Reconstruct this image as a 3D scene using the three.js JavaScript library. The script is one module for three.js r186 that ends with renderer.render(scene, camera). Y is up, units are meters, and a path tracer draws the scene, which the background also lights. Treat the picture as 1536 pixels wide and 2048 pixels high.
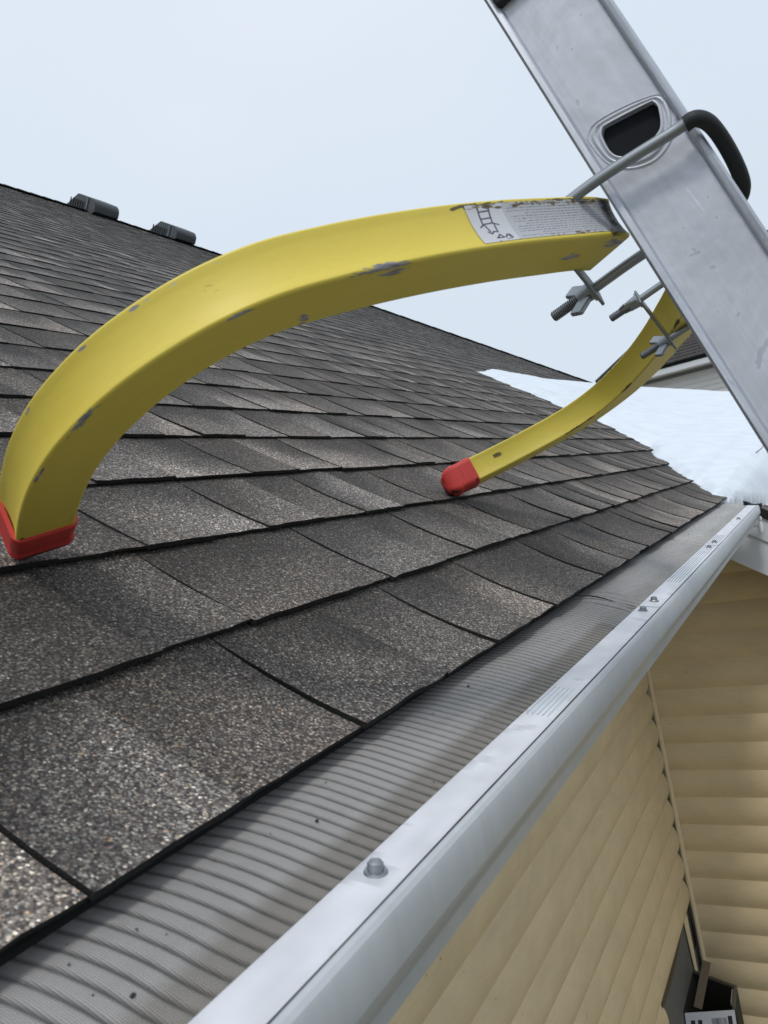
import * as THREE from 'three';
import { mergeGeometries, mergeVertices, toCreasedNormals } from 'three/addons/utils/BufferGeometryUtils.js';
import { ImprovedNoise } from 'three/addons/math/ImprovedNoise.js';
import { RoundedBoxGeometry } from 'three/addons/geometries/RoundedBoxGeometry.js';

// ------------------------------------------------------------------ camera, sky, sun, exposure
const scene = new THREE.Scene();
const D2R = Math.PI / 180;
const camera = new THREE.PerspectiveCamera(66.57, 768 / 1024, 0.02, 400);
camera.position.set(0, 0.135, 0.3047);
camera.rotation.set(0.76 * D2R, -60.6 * D2R, -10.74 * D2R, 'YXZ');
camera.updateMatrixWorld(true); camera.updateProjectionMatrix();
camera.focus = 1.15; camera.userData.fStop = 20;

const renderer = new THREE.WebGLRenderer({ antialias: true });
renderer.setSize(768, 1024);
renderer.toneMapping = THREE.LinearToneMapping;
renderer.toneMappingExposure = 1.0;
renderer.shadowMap.enabled = true;
renderer.shadowMap.type = THREE.PCFSoftShadowMap;

{ // closed overcast: a pale even layer, a little brighter high up, faintly pink towards one side
  const W = 512, H = 256, d = new Float32Array(W * H * 4), pn = new ImprovedNoise();
  for (let j = 0; j < H; j++) for (let i = 0; i < W; i++) {
    const el = ((j + 0.5) / H - 0.5) * Math.PI, az = (i + 0.5) / W * 2 * Math.PI;   // row 0 = below
    const x = Math.cos(el) * Math.cos(az), y = Math.sin(el), z = Math.cos(el) * Math.sin(az);
    const up = Math.max(0, y);
    let n = 0, f = 1.1, a = 1; for (let o = 0; o < 4; o++) { n += a * pn.noise(x * f + 7, y * f * 1.8 + 3, z * f + 1); f *= 2.1; a *= 0.5; }
    let l = 0.805 + 0.07 * up + 0.03 * n;
    let c = [0.845, 0.955, 1.08];
    const pk = THREE.MathUtils.smoothstep(n + up * 0.5, 0.2, 0.95) * 0.035;
    c = [c[0] + pk, c[1] + pk * 0.15, c[2] - pk * 0.15];
    if (y < 0) { const g = Math.min(1, -y * 8); l *= 1 - 0.6 * g; }
    const k = (j * W + i) * 4; d[k] = l * c[0]; d[k + 1] = l * c[1]; d[k + 2] = l * c[2]; d[k + 3] = 1;
  }
  const t = new THREE.DataTexture(d, W, H, THREE.RGBAFormat, THREE.FloatType);
  t.mapping = THREE.EquirectangularReflectionMapping; t.magFilter = t.minFilter = THREE.LinearFilter;
  t.wrapS = THREE.RepeatWrapping; t.needsUpdate = true;
  scene.background = t; scene.environment = t;
}
const sun = new THREE.DirectionalLight(new THREE.Color(1, 0.965, 0.91), 1.5);
sun.position.set(-5.0, 9.2, 1.6); sun.target.position.set(0.8, 0, 0);
sun.castShadow = true; sun.shadow.radius = 20; sun.shadow.mapSize.set(2048, 2048);
Object.assign(sun.shadow.camera, { left: -14, right: 14, top: 14, bottom: -14, near: 0.5, far: 40 });
scene.add(sun, sun.target);

// ------------------------------------------------------------------ helpers
let seed = 20240611;
const rnd = () => { seed = (seed + 0x6D2B79F5) | 0; let t = Math.imul(seed ^ (seed >>> 15), 1 | seed); t = (t + Math.imul(t ^ (t >>> 7), 61 | t)) ^ t; return ((t ^ (t >>> 14)) >>> 0) / 4294967296; };
const rr = (a, b) => a + (b - a) * rnd();
const IN = new ImprovedNoise();
const fbm = (x, y, z = 0, o = 4) => { let s = 0, a = 0.5; for (let i = 0; i < o; i++) { s += a * IN.noise(x, y, z); x *= 2.03; y *= 2.03; z *= 2.03; a *= 0.5; } return s; };
const clamp = (v, a = 0, b = 1) => Math.min(b, Math.max(a, v));
const sst = (v, a, b) => { const t = clamp((v - a) / (b - a)); return t * t * (3 - 2 * t); };
const lerp = (a, b, t) => a + (b - a) * t;
const interp = (x, P) => { if (x <= P[0][0]) return P[0][1]; for (let i = 1; i < P.length; i++) if (x <= P[i][0]) return lerp(P[i - 1][1], P[i][1], (x - P[i - 1][0]) / (P[i][0] - P[i - 1][0])); return P[P.length - 1][1]; };
const V = (x, y, z) => new THREE.Vector3(x, y, z);
const names = {};
function numbered(n) { const k = names[n] = (names[n] ?? -1) + 1; return k ? `${n}_${String(k).padStart(3, '0')}` : n; }
function obj(name, geo, mat, parent) {
  const g = Array.isArray(geo) ? mergeGeometries(geo.map(q => norm(q))) : geo;
  const m = new THREE.Mesh(g, mat); m.name = parent === scene ? numbered(name) : name;
  m.castShadow = m.receiveShadow = true; parent.add(m); return m;
}
function norm(g) { // same attributes everywhere so that pieces can be merged
  let q = g.index ? g.toNonIndexed() : g;
  for (const k of Object.keys(q.attributes)) if (!['position', 'normal', 'uv'].includes(k)) q.deleteAttribute(k);
  if (!q.attributes.normal) q.computeVertexNormals();
  if (!q.attributes.uv) q.setAttribute('uv', new THREE.Float32BufferAttribute(new Float32Array(q.attributes.position.count * 2), 2));
  return q;
}
function thing(name, label, category, pos, group) {
  const o = new THREE.Group(); o.name = numbered(name); o.userData = { label, category }; if (group) o.userData.group = group;
  o.userData.base = pos; scene.add(o); return o;
}
function settle(o) { const p = o.userData.base; delete o.userData.base; o.position.set(...p); for (const c of o.children) c.position.sub(o.position); }
function pcanvas(w, h, fn, srgb = true) { // per pixel texture, fn(x,y) -> [r,g,b] 0..1 linear-ish when srgb=false
  const d = new Uint8Array(w * h * 4);
  for (let y = 0; y < h; y++) for (let x = 0; x < w; x++) { const c = fn(x, y), k = (y * w + x) * 4; d[k] = clamp(c[0]) * 255; d[k + 1] = clamp(c[1]) * 255; d[k + 2] = clamp(c[2]) * 255; d[k + 3] = 255; }
  const t = new THREE.DataTexture(d, w, h); t.magFilter = THREE.LinearFilter; t.minFilter = THREE.LinearMipmapLinearFilter; t.generateMipmaps = true;
  t.wrapS = t.wrapT = THREE.RepeatWrapping; if (srgb) t.colorSpace = THREE.SRGBColorSpace; t.needsUpdate = true; return t;
}
const s2 = v => v <= 0.0031308 ? 12.92 * v : 1.055 * Math.pow(v, 1 / 2.4) - 0.055;   // linear -> sRGB
const lin3 = (r, g, b) => [s2(r), s2(g), s2(b)];
const tile = (x, n) => x / n * Math.PI * 2;
function tnoise(x, y, w, h, f, o = 4, z = 0) { // tileable: noise on a torus cut, fx cycles
  const a = tile(x, w), b = tile(y, h), R = f / 6.283;
  return fbm(Math.cos(a) * R + 11 + Math.cos(b) * R * 0.73, Math.sin(a) * R + 5 + Math.sin(b) * R * 0.68, Math.sin(b) * R + Math.cos(b) * R * 0.31 + z, o);
}
const P34 = 34 * D2R, SP = Math.sin(P34), CP = Math.cos(P34), EXPO = 0.143;
const rp = (x, s, h = 0) => V(x, s * SP + h * CP, -s * CP + h * SP);            // roof plane: x along the eave, s up the slope, h off it
function gridGeo(nu, nv, fn, uvf, colf) { // (nu+1)x(nv+1) grid
  const p = [], uv = [], c = [], id = [];
  for (let j = 0; j <= nv; j++) for (let i = 0; i <= nu; i++) { const u = i / nu, v = j / nv, q = fn(u, v); p.push(q.x, q.y, q.z); const t = uvf ? uvf(u, v, q) : [u, v]; uv.push(t[0], t[1]); if (colf) c.push(...colf(u, v, q)); }
  for (let j = 0; j < nv; j++) for (let i = 0; i < nu; i++) { const a = j * (nu + 1) + i, b = a + 1, e = a + nu + 1, f = e + 1; id.push(a, b, f, a, f, e); }
  const g = new THREE.BufferGeometry(); g.setAttribute('position', new THREE.Float32BufferAttribute(p, 3)); g.setAttribute('uv', new THREE.Float32BufferAttribute(uv, 2));
  if (colf) g.setAttribute('color', new THREE.Float32BufferAttribute(c, 3)); g.setIndex(id); g.computeVertexNormals(); return g;
}
// profile in the y-z plane ([z,y] pairs) drawn out along x
function alongX(prof, x0, x1, nx = 1, closed = false, uvk = 1) {
  const P = closed ? [...prof, prof[0]] : prof, L = [0]; for (let i = 1; i < P.length; i++) L.push(L[i - 1] + Math.hypot(P[i][0] - P[i - 1][0], P[i][1] - P[i - 1][1]));
  const g = gridGeo(P.length - 1, nx, (u, v) => { const i = Math.round(u * (P.length - 1)); return V(lerp(x0, x1, v), P[i][1], P[i][0]); }, (u, v) => [lerp(x0, x1, v) * uvk, L[Math.round(u * (P.length - 1))] * uvk]);
  return g;
}
function bar(a, b, w, h, up = V(0, 1, 0), r = 0) { // box from a to b
  const d = b.clone().sub(a), L = d.length(), g = r ? new RoundedBoxGeometry(w, h, L, 2, r) : new THREE.BoxGeometry(w, h, L);
  const z = d.normalize(), x = new THREE.Vector3().crossVectors(up, z).normalize(), y = new THREE.Vector3().crossVectors(z, x);
  g.applyMatrix4(new THREE.Matrix4().makeBasis(x, y, z)); g.translate((a.x + b.x) / 2, (a.y + b.y) / 2, (a.z + b.z) / 2); return g;
}
function rod(a, b, r0, r1 = r0, n = 16) { const d = b.clone().sub(a), L = d.length(); const g = new THREE.CylinderGeometry(r1, r0, L, n); g.applyQuaternion(new THREE.Quaternion().setFromUnitVectors(V(0, 1, 0), d.normalize())); g.translate((a.x + b.x) / 2, (a.y + b.y) / 2, (a.z + b.z) / 2); return g; }
function polySlab(pts, n, t) { // flat polygon (ordered 3d points) given a thickness t against n
  const c = pts.reduce((s, p) => s.add(p), V(0, 0, 0)).multiplyScalar(1 / pts.length), o = n.clone().multiplyScalar(-t), pos = [];
  const e1 = pts[1].clone().sub(pts[0]).normalize(), e2 = new THREE.Vector3().crossVectors(n, e1);
  const tri = THREE.ShapeUtils.triangulateShape(pts.map(p => new THREE.Vector2(p.clone().sub(c).dot(e1), p.clone().sub(c).dot(e2))), []);
  for (const [a, b, d] of tri) { for (const q of [a, b, d]) pos.push(...pts[q].toArray()); for (const q of [a, d, b]) pos.push(...pts[q].clone().add(o).toArray()); }
  for (let i = 0; i < pts.length; i++) { const a = pts[i], b = pts[(i + 1) % pts.length], a2 = a.clone().add(o), b2 = b.clone().add(o); for (const q of [a, a2, b2, a, b2, b]) pos.push(...q.toArray()); }
  const g = new THREE.BufferGeometry(); g.setAttribute('position', new THREE.Float32BufferAttribute(pos, 3)); g.computeVertexNormals();
  const uv = []; for (let i = 0; i < pos.length; i += 3) { const p = V(pos[i], pos[i + 1], pos[i + 2]).sub(c); uv.push(p.dot(e1), p.dot(e2)); }
  g.setAttribute('uv', new THREE.Float32BufferAttribute(uv, 2)); return g;
}

// ------------------------------------------------------------------ materials
// roof granules: one cell per granule, each of one crushed-stone colour
const GN = 2048, GSIZE = 0.92;
let granMap, granBump;
{
  const C = 3.1, n = Math.round(GN / C), cs = GN / n, px = new Float32Array(n * n), py = new Float32Array(n * n), pr = new Float32Array(n * n), kind = new Uint8Array(n * n);
  const pal = [[0.020, 0.019, 0.020], [0.036, 0.033, 0.033], [0.058, 0.053, 0.051], [0.088, 0.083, 0.078], [0.135, 0.130, 0.122], [0.20, 0.188, 0.165], [0.26, 0.25, 0.225], [0.18, 0.135, 0.095], [0.11, 0.122, 0.122], [0.36, 0.35, 0.33]];
  const wgt = [0.10, 0.22, 0.25, 0.17, 0.11, 0.06, 0.022, 0.012, 0.05, 0.006];
  for (let i = 0; i < n * n; i++) { px[i] = rnd(); py[i] = rnd(); pr[i] = rnd(); let t = rnd(), k = 0; while (k < 9 && t > wgt[k]) { t -= wgt[k]; k++; } kind[i] = k; }
  const pal8 = pal.map(c => c.map(v => s2(v) * 255)), d = new Uint8Array(GN * GN * 4), b = new Uint8Array(GN * GN * 4);
  for (let y = 0; y < GN; y++) { const gy = y / cs, iy = Math.floor(gy); for (let x = 0; x < GN; x++) {
    const gx = x / cs, ix = Math.floor(gx); let best = 9, bi = 0;
    for (let dy = -1; dy <= 1; dy++) { const jy = (iy + dy + n) % n; for (let dx = -1; dx <= 1; dx++) { const jx = (ix + dx + n) % n, q = jy * n + jx, ex = ix + dx + px[q] - gx, ey = iy + dy + py[q] - gy, e = (ex * ex + ey * ey) / (0.5 + pr[q]); if (e < best) { best = e; bi = q; } } }
    const k = (y * GN + x) * 4, c = pal8[kind[bi]], f = (1.06 - 0.55 * Math.min(1, best * 1.1)) * (0.86 + 0.28 * pr[bi]);
    d[k] = Math.min(255, c[0] * f); d[k + 1] = Math.min(255, c[1] * f); d[k + 2] = Math.min(255, c[2] * f); d[k + 3] = 255;
    const hgt = clamp(0.35 + 0.55 * pr[bi] - best * 0.8) * 255; b[k] = b[k + 1] = b[k + 2] = hgt; b[k + 3] = 255;
  } }
  const mk = (a, srgb) => { const t = new THREE.DataTexture(a, GN, GN); t.magFilter = THREE.LinearFilter; t.minFilter = THREE.LinearMipmapLinearFilter; t.generateMipmaps = true; t.wrapS = t.wrapT = THREE.RepeatWrapping; if (srgb) t.colorSpace = THREE.SRGBColorSpace; t.needsUpdate = true; return t; };
  granMap = mk(d, true); granBump = mk(b, false);
}
const M = {};
const std = (o) => new THREE.MeshStandardMaterial(o);
const col = (r, g, b) => new THREE.Color().setRGB(r, g, b);
M.shingle = std({ map: granMap, bumpMap: granBump, bumpScale: 0.0005, roughness: 0.93, vertexColors: true, side: THREE.DoubleSide });
M.deck = std({ color: col(0.012, 0.011, 0.011), roughness: 1 });
const metalNoise = pcanvas(1024, 1024, (x, y) => {
  const n = tnoise(x, y, 1024, 1024, 9, 5), m = tnoise(x, y, 1024, 1024, 44, 3, 9), l = tnoise(x, y, 1024, 1024, 3, 3, 4), dr = tnoise(x, y * 0.02, 1024, 1024, 150, 2, 2), sc = tnoise(x, y * 0.10, 1024, 1024, 70, 2, 6);
  let v = 0.80 + 0.08 * n + 0.06 * m + 0.12 * l + 0.035 * dr; if (m > 0.36) v -= 0.09; if (sc > 0.36) v += 0.07; return [v * 0.99, v, v * 1.02]; });
const metalRough = pcanvas(512, 512, (x, y) => { const n = tnoise(x, y, 512, 512, 14, 4, 3), v = 0.56 + 0.4 * n; return [v, v, v]; }, false);
M.rail = std({ map: metalNoise, roughnessMap: metalRough, roughness: 0.8, metalness: 0.3, color: col(0.93, 0.95, 1.0) });
M.railEdge = std({ map: metalNoise, roughness: 0.42, metalness: 0.5, color: col(0.8, 0.83, 0.88) });
M.zinc = std({ color: col(0.33, 0.35, 0.37), roughness: 0.42, metalness: 0.85 });
M.zincPlate = std({ color: col(0.26, 0.28, 0.29), roughness: 0.45, metalness: 0.8 });
M.zincDark = std({ color: col(0.11, 0.12, 0.13), roughness: 0.5, metalness: 0.7 });
M.rubberBlack = std({ color: col(0.011, 0.014, 0.018), roughness: 0.62 });
M.hollowShade = std({ color: col(0.006, 0.008, 0.011), roughness: 1 });
const gutT = pcanvas(1024, 256, (x, y) => { const st = tnoise(x * 1, y * 0.06, 1024, 256, 90, 3, 4), n = tnoise(x, y, 1024, 256, 10, 4, 1), m = tnoise(x, y, 1024, 256, 46, 3, 7); const v = 0.95 + 0.045 * st + 0.05 * n - (m > 0.40 ? 0.10 : 0); return [v, v, v * 0.99]; });
M.gutter = new THREE.MeshPhysicalMaterial({ map: gutT, color: col(0.51, 0.535, 0.57), roughness: 0.42, clearcoat: 0.15, clearcoatRoughness: 0.3 });
const stripTex = pcanvas(1024, 128, (x, y) => { const n = tnoise(x, y, 1024, 128, 24, 4), l = tnoise(x * 0.3, y * 4, 1024, 128, 60, 3, 5), v = 0.90 + 0.10 * n + 0.07 * l; const dk = n > 0.27 ? 0.10 : 0; return [v - dk, v - dk, v + 0.01 - dk]; });
M.strip = std({ map: stripTex, color: col(0.86, 0.87, 0.89), roughness: 0.40, metalness: 0.15 });
M.stripRib = std({ color: col(0.66, 0.71, 0.78), roughness: 0.25, metalness: 0.7 });
// fine stainless weave of the gutter guard
const weave = pcanvas(256, 256, (x, y) => { const a = x % 16, b = y % 16, w = (a < 7 || b < 7) ? ((a < 7) !== (b < 7) ? 1 : 0.85) : 0.40, n = 0.92 + 0.16 * rnd(); const v = w * n * 0.80; return [v, v * 0.99, v * 0.985]; });
const weaveB = pcanvas(256, 256, (x, y) => { const a = x % 16, b = y % 16, w = (a < 7 || b < 7) ? 1 : 0.1; return [w, w, w]; }, false);
M.guard = std({ map: weave, vertexColors: true, roughness: 0.72, metalness: 0.1, side: THREE.DoubleSide });
const sidTex = pcanvas(1024, 512, (x, y) => { const g = tnoise(x, y * 5, 1024, 512, 26, 4), n = tnoise(x, y, 1024, 512, 7, 4, 7); let v = 0.94 + 0.035 * g + 0.08 * n; let dk = tnoise(x, y, 1024, 512, 60, 3, 2) > 0.42 ? 0.14 : 0; return [v - dk, v - dk * 1.03, v - dk * 1.05]; });
const sidBump = pcanvas(512, 512, (x, y) => { const v = 0.5 + 0.6 * tnoise(x, y * 6, 512, 512, 50, 4); return [v, v, v]; }, false);
M.siding = std({ map: sidTex, bumpMap: sidBump, bumpScale: 0.0005, color: col(0.77, 0.615, 0.38), roughness: 0.6 });
M.sidingTrim = std({ color: col(0.74, 0.61, 0.40), roughness: 0.6 });
M.gap = std({ color: col(0.055, 0.038, 0.018), roughness: 1 });
M.sheath = std({ color: col(0.22, 0.22, 0.205), roughness: 0.95 });
M.fascia = std({ map: stripTex, color: col(0.60, 0.63, 0.66), roughness: 0.5 });
const snowB = pcanvas(1024, 1024, (x, y) => { const v = 0.5 + 0.45 * tnoise(x, y, 1024, 1024, 30, 5) + 0.25 * tnoise(x, y * 3, 1024, 1024, 14, 4, 6); return [v, v, v]; }, false);
M.rake = std({ color: col(0.56, 0.59, 0.63), roughness: 0.55 });
const snowT = pcanvas(1024, 1024, (x, y) => { const n = tnoise(x, y, 1024, 1024, 8, 5, 2), d = tnoise(x, y, 1024, 1024, 120, 3, 5); const k = (d > 0.44 ? 0.30 : 0) + 0.06 * n; return [0.93 - k, 0.945 - k, 0.96 - k]; });
M.snow = std({ map: snowT, color: col(0.79, 0.82, 0.86), bumpMap: snowB, bumpScale: 0.0016, roughness: 0.75, side: THREE.DoubleSide });
M.red = std({ color: col(0.46, 0.035, 0.028), roughness: 0.5 });
M.vent = std({ color: col(0.060, 0.068, 0.075), roughness: 0.55 });
M.ventDark = std({ color: col(0.008, 0.009, 0.010), roughness: 0.9 });
M.ventTrim = std({ color: col(0.10, 0.11, 0.115), roughness: 0.6 });
M.ventRib = std({ color: col(0.03, 0.034, 0.038), roughness: 0.7 });
M.ventLight = std({ color: col(0.35, 0.36, 0.37), roughness: 0.6 });

// ------------------------------------------------------------------ ground
{
  const t = pcanvas(512, 512, (x, y) => { const n = tnoise(x, y, 512, 512, 12, 5), s = sst(n, -0.05, 0.12); return [lerp(0.36, 0.47, s), lerp(0.35, 0.46, s), lerp(0.25, 0.40, s)]; });
  t.repeat.set(60, 60);
  const g = new THREE.PlaneGeometry(700, 700).rotateX(-Math.PI / 2).translate(0, -2.95, 0);
  const m = obj('ground', g, std({ map: t, roughness: 0.95 }), scene); m.userData = { kind: 'structure', label: 'dull winter lawn around the house' };
}

// ------------------------------------------------------------------ the house we look along
const house = thing('house', 'house in the foreground with grey brown shingle roof, white gutter and tan siding', 'house', [1.5, -2.95, -3]);
const topS = x => interp(x, [[-3, 6.75], [4.64, 6.72], [5.7, 6.85], [7.2, 6.34], [8.74, 5.2], [9.79, 3.98], [10.68, 2.6], [12.2, 0.5]]);
const RAKE = 3.08;
{ // roof deck: sheathing under the shingles, with thickness; the far part runs on down past the eave
  const N = V(0, CP, SP), top = []; for (const x of [12.2, 11.4, 10.68, 9.79, 8.74, 7.2, 5.7, 4.64, -3]) top.push(rp(x, topS(x) - 0.02, -0.022));
  const pts = [rp(-3, 0.032, -0.022), rp(RAKE, 0.032, -0.022), rp(RAKE, -2.3, -0.022), rp(12.2, -2.3, -0.022), ...top];
  var roof = obj('roof', polySlab(pts, N, 0.03), M.deck, house);
  // back slopes so that the roof is closed behind the ridge and the hip
  const back = [rp(-3, 6.72, -0.025), rp(4.64, 6.70, -0.025), rp(5.7, 6.82, -0.025)], bl = back.map(p => V(p.x, p.y - 3.6, p.z - 5.3));
  obj('back_slope', polySlab([...back, ...bl.reverse()], V(0, CP, -SP), 0.03), M.deck, house);
  const h = [5.7, 7.2, 8.74, 9.79, 10.68, 12.2].map(x => rp(x, topS(x) - 0.03, -0.03));
  const hb = h.map(p => V(p.x + 2.2, p.y - 1.3, p.z - 0.6)); const q = gridGeo(h.length - 1, 1, (u, v) => (v ? hb : h)[Math.round(u * (h.length - 1))].clone());
  obj('hip_slope', q, M.deck, house);
}
// one shingle piece: a thin curled slab, seen edge dark where the asphalt shows
function shinglePiece(x0, x1, k, tooth, nu, ns, tone, jl, jr) {
  const step = k < 0 ? 0.005 : lerp(0.0052, 0.0031, sst(k, 1, 12)), lift = k < 0 ? step : k === 0 ? 0.0110 : lerp(0.0082, 0.0033, sst(k, 1, 8)), pw = lerp(2.5, 1.7, sst(k, 0, 6));
  const s0 = k * EXPO + (tooth ? rr(-0.0035, 0.001) : rr(-0.001, 0.002)), s1 = (k + 1) * EXPO + 0.012, th = tooth ? step : step * 0.6, up = tooth ? 0 : -0.42 * step;
  const curl = lift * rr(0.92, 1.15), wob = rnd() * 50, tl = rr(-0.001, 0.001), mat = rr(0.8, 1.2);
  const top = (u, v) => { const x = lerp(x0 + jl * (1 - v), x1 + jr * (1 - v), u), w = 1 - v; return [x, lerp(s0, s1, v) + (v < 0.001 ? 0.0022 * IN.noise(x * 31, wob, 1) + 0.0012 * IN.noise(x * 150, wob, 7) : 0), -0.0125 + curl * Math.pow(w, pw) + up * Math.min(1, w * 2.5) + tl * (u - 0.5) * w + 0.12 * step * IN.noise(x * 9, v * 2 + wob, 3)]; };
  const ox = rnd(), oy = rnd(), a = rr(-0.10, 0.10), gdx = tone.gx, p = [], uv = [], c = [], id = [];
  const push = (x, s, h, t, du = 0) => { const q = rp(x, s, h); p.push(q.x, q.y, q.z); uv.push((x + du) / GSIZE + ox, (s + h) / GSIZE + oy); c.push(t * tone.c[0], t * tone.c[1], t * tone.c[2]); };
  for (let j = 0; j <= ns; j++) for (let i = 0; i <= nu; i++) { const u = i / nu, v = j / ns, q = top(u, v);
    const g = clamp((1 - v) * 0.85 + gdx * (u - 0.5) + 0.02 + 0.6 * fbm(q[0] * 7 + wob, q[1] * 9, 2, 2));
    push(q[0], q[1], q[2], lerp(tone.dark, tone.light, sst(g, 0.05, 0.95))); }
  for (let j = 0; j < ns; j++) for (let i = 0; i < nu; i++) { const A = j * (nu + 1) + i, B = A + 1, E = A + nu + 1, F = E + 1; id.push(A, B, F, A, F, E); }
  const wall = (list, dark) => { for (let i = 0; i < list.length - 1; i++) { const b0 = p.length / 3, [A, B] = [list[i], list[i + 1]]; push(A[0], A[1], A[2], dark, A[2] * 3); push(B[0], B[1], B[2], dark); push(B[0], B[1], B[2] - th, dark * 0.6); push(A[0], A[1], A[2] - th, dark * 0.6); id.push(b0, b0 + 2, b0 + 1, b0, b0 + 3, b0 + 2); } };
  const L = (f, n) => Array.from({ length: n + 1 }, (_, i) => f(i / n));
  wall(L(t => top(t, 0), nu), 0.085); wall(L(t => top(0, 1 - t), ns), 0.075); wall(L(t => top(1, t), ns), 0.075);
  const geo = new THREE.BufferGeometry(); geo.setAttribute('position', new THREE.Float32BufferAttribute(p, 3)); geo.setAttribute('uv', new THREE.Float32BufferAttribute(uv, 2)); geo.setAttribute('color', new THREE.Float32BufferAttribute(c, 3)); geo.setIndex(id); geo.computeVertexNormals();
  return geo;
}
{
  const known = { 0: [-0.55, -0.28, -0.02, 0.222, 0.459, 0.717, 0.915, 1.159, 1.335, 1.519, 1.77, 1.88, 2.083, 2.36, 2.654, 2.86], 1: [-0.5, -0.22, 0.03, 0.27, 0.507, 0.745, 0.982, 1.242, 1.467, 1.681, 1.821, 2.0, 2.164, 2.42, 2.63, 2.88], 2: [-0.42, -0.15, 0.1, 0.3, 0.518, 0.702, 0.919, 1.142, 1.396, 1.57, 1.764, 1.992, 2.17, 2.369, 2.623, 2.85], 3: [0.05, 0.3, 0.58, 0.842, 1.074, 1.338, 1.504, 1.76, 2.02, 2.3] };
  const pieces = [], cam = (x, s) => rp(x, s).project(camera);
  const nC = Math.ceil(6.9 / EXPO);
  for (let k = -16; k < nC; k++) {
    const s = k * EXPO; let xs = []; const xEnd = 12.1;
    if (k < 0) { xs = []; } else if (known[k]) xs = known[k].slice(); else xs = [rr(-0.7, -0.45)];
    let x = xs.length ? xs[xs.length - 1] : RAKE + 0.005; if (!xs.length) xs.push(x);
    while (x < xEnd) { x += k > 3 ? rr(0.15, 0.27) : rr(0.17, 0.28); xs.push(x); }
    for (let i = 0; i < xs.length - 1; i++) {
      const xa = xs[i], xb = xs[i + 1], f = k === 0 && i === 5 ? 0.56 : k === 1 && i === 4 ? 0.72 : rr(0.42, 0.62), xm = lerp(xa, xb, f);
      for (const [u0, u1, tooth] of [[xa, xm - 0.0006, true], [xm - 0.0006, xb - 0.0006, false]]) {
        if (u0 > 12 || s > topS((u0 + u1) / 2) - 0.03 || (k < 0 && u0 > 6.5)) continue;
        const t = rnd(), warm = rr(0.97, 1.03);
        const base = (tooth ? rr(0.66, 1.0) : rr(0.8, 1.2)) * 1.42;
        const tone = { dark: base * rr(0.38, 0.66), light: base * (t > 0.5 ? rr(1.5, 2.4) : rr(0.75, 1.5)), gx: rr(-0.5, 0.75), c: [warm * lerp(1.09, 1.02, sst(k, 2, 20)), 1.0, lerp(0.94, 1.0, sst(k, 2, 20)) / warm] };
        const q0 = cam(u0, s), q1 = cam(u1, s + EXPO), q2 = cam(u1, s), inF = [q0, q1, q2].some(q => q.z < 1 && Math.abs(q.x) < 1.05 && Math.abs(q.y) < 1.05);
        const pxs = V((u0 + u1) / 2, 0, 0).x > -0.2 ? Math.hypot((q2.x - q0.x) * 384, (q2.y - q0.y) * 512) + Math.hypot((q1.x - q2.x) * 384, (q1.y - q2.y) * 512) : 0;
        const dist = rp((u0 + u1) / 2, s).distanceTo(camera.position), near = dist < 1.7;
        const jl = near ? rr(-0.003, 0.003) : 0, jr = 0;
        pieces.push({ size: inF ? pxs : 0, geo: shinglePiece(u0, u1, k, tooth, near ? 7 : dist < 4 ? 3 : 2, near ? 7 : dist < 4 ? 4 : 3, tone, jl, jr) });
      }
    }
  }
  pieces.sort((a, b) => b.size - a.size);
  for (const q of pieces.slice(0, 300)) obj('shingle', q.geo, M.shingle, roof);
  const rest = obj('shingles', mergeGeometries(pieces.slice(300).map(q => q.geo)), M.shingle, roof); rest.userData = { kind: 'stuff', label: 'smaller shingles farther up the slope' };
  // ridge and hip caps
  const caps = [], P = []; for (let x = -2.8; x < 12; x += 0.15) P.push(rp(x, topS(x) - 0.0, 0));
  const capMat = M.shingle;
  for (let i = 0; i < P.length - 1; i++) { const a = P[i], b = P[i + 1], d = b.clone().sub(a).normalize(), side = rp(0, -1).sub(rp(0, 0)), w = 0.12, lift = 0.006 + 0.006; const t = rr(0.6, 1.3);
    const g = gridGeo(4, 1, (u, v) => { const q = a.clone().lerp(b, v * 1.2), e = (u - 0.5) * 2; return q.add(V(0, lift - 0.006 * v, 0)).add(e < 0 ? side.clone().multiplyScalar(-e * w) : V(0, -0.5, -0.75).multiplyScalar(e * w)); }, (u, v, q) => [q.x / GSIZE + rnd() * 0, u * 0.13 + i * 0.37], () => [t, t, t]); caps.push(g); }
  const rc = obj('ridge_caps', mergeGeometries(caps), capMat, roof); rc.userData = { kind: 'stuff' };
}
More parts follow.
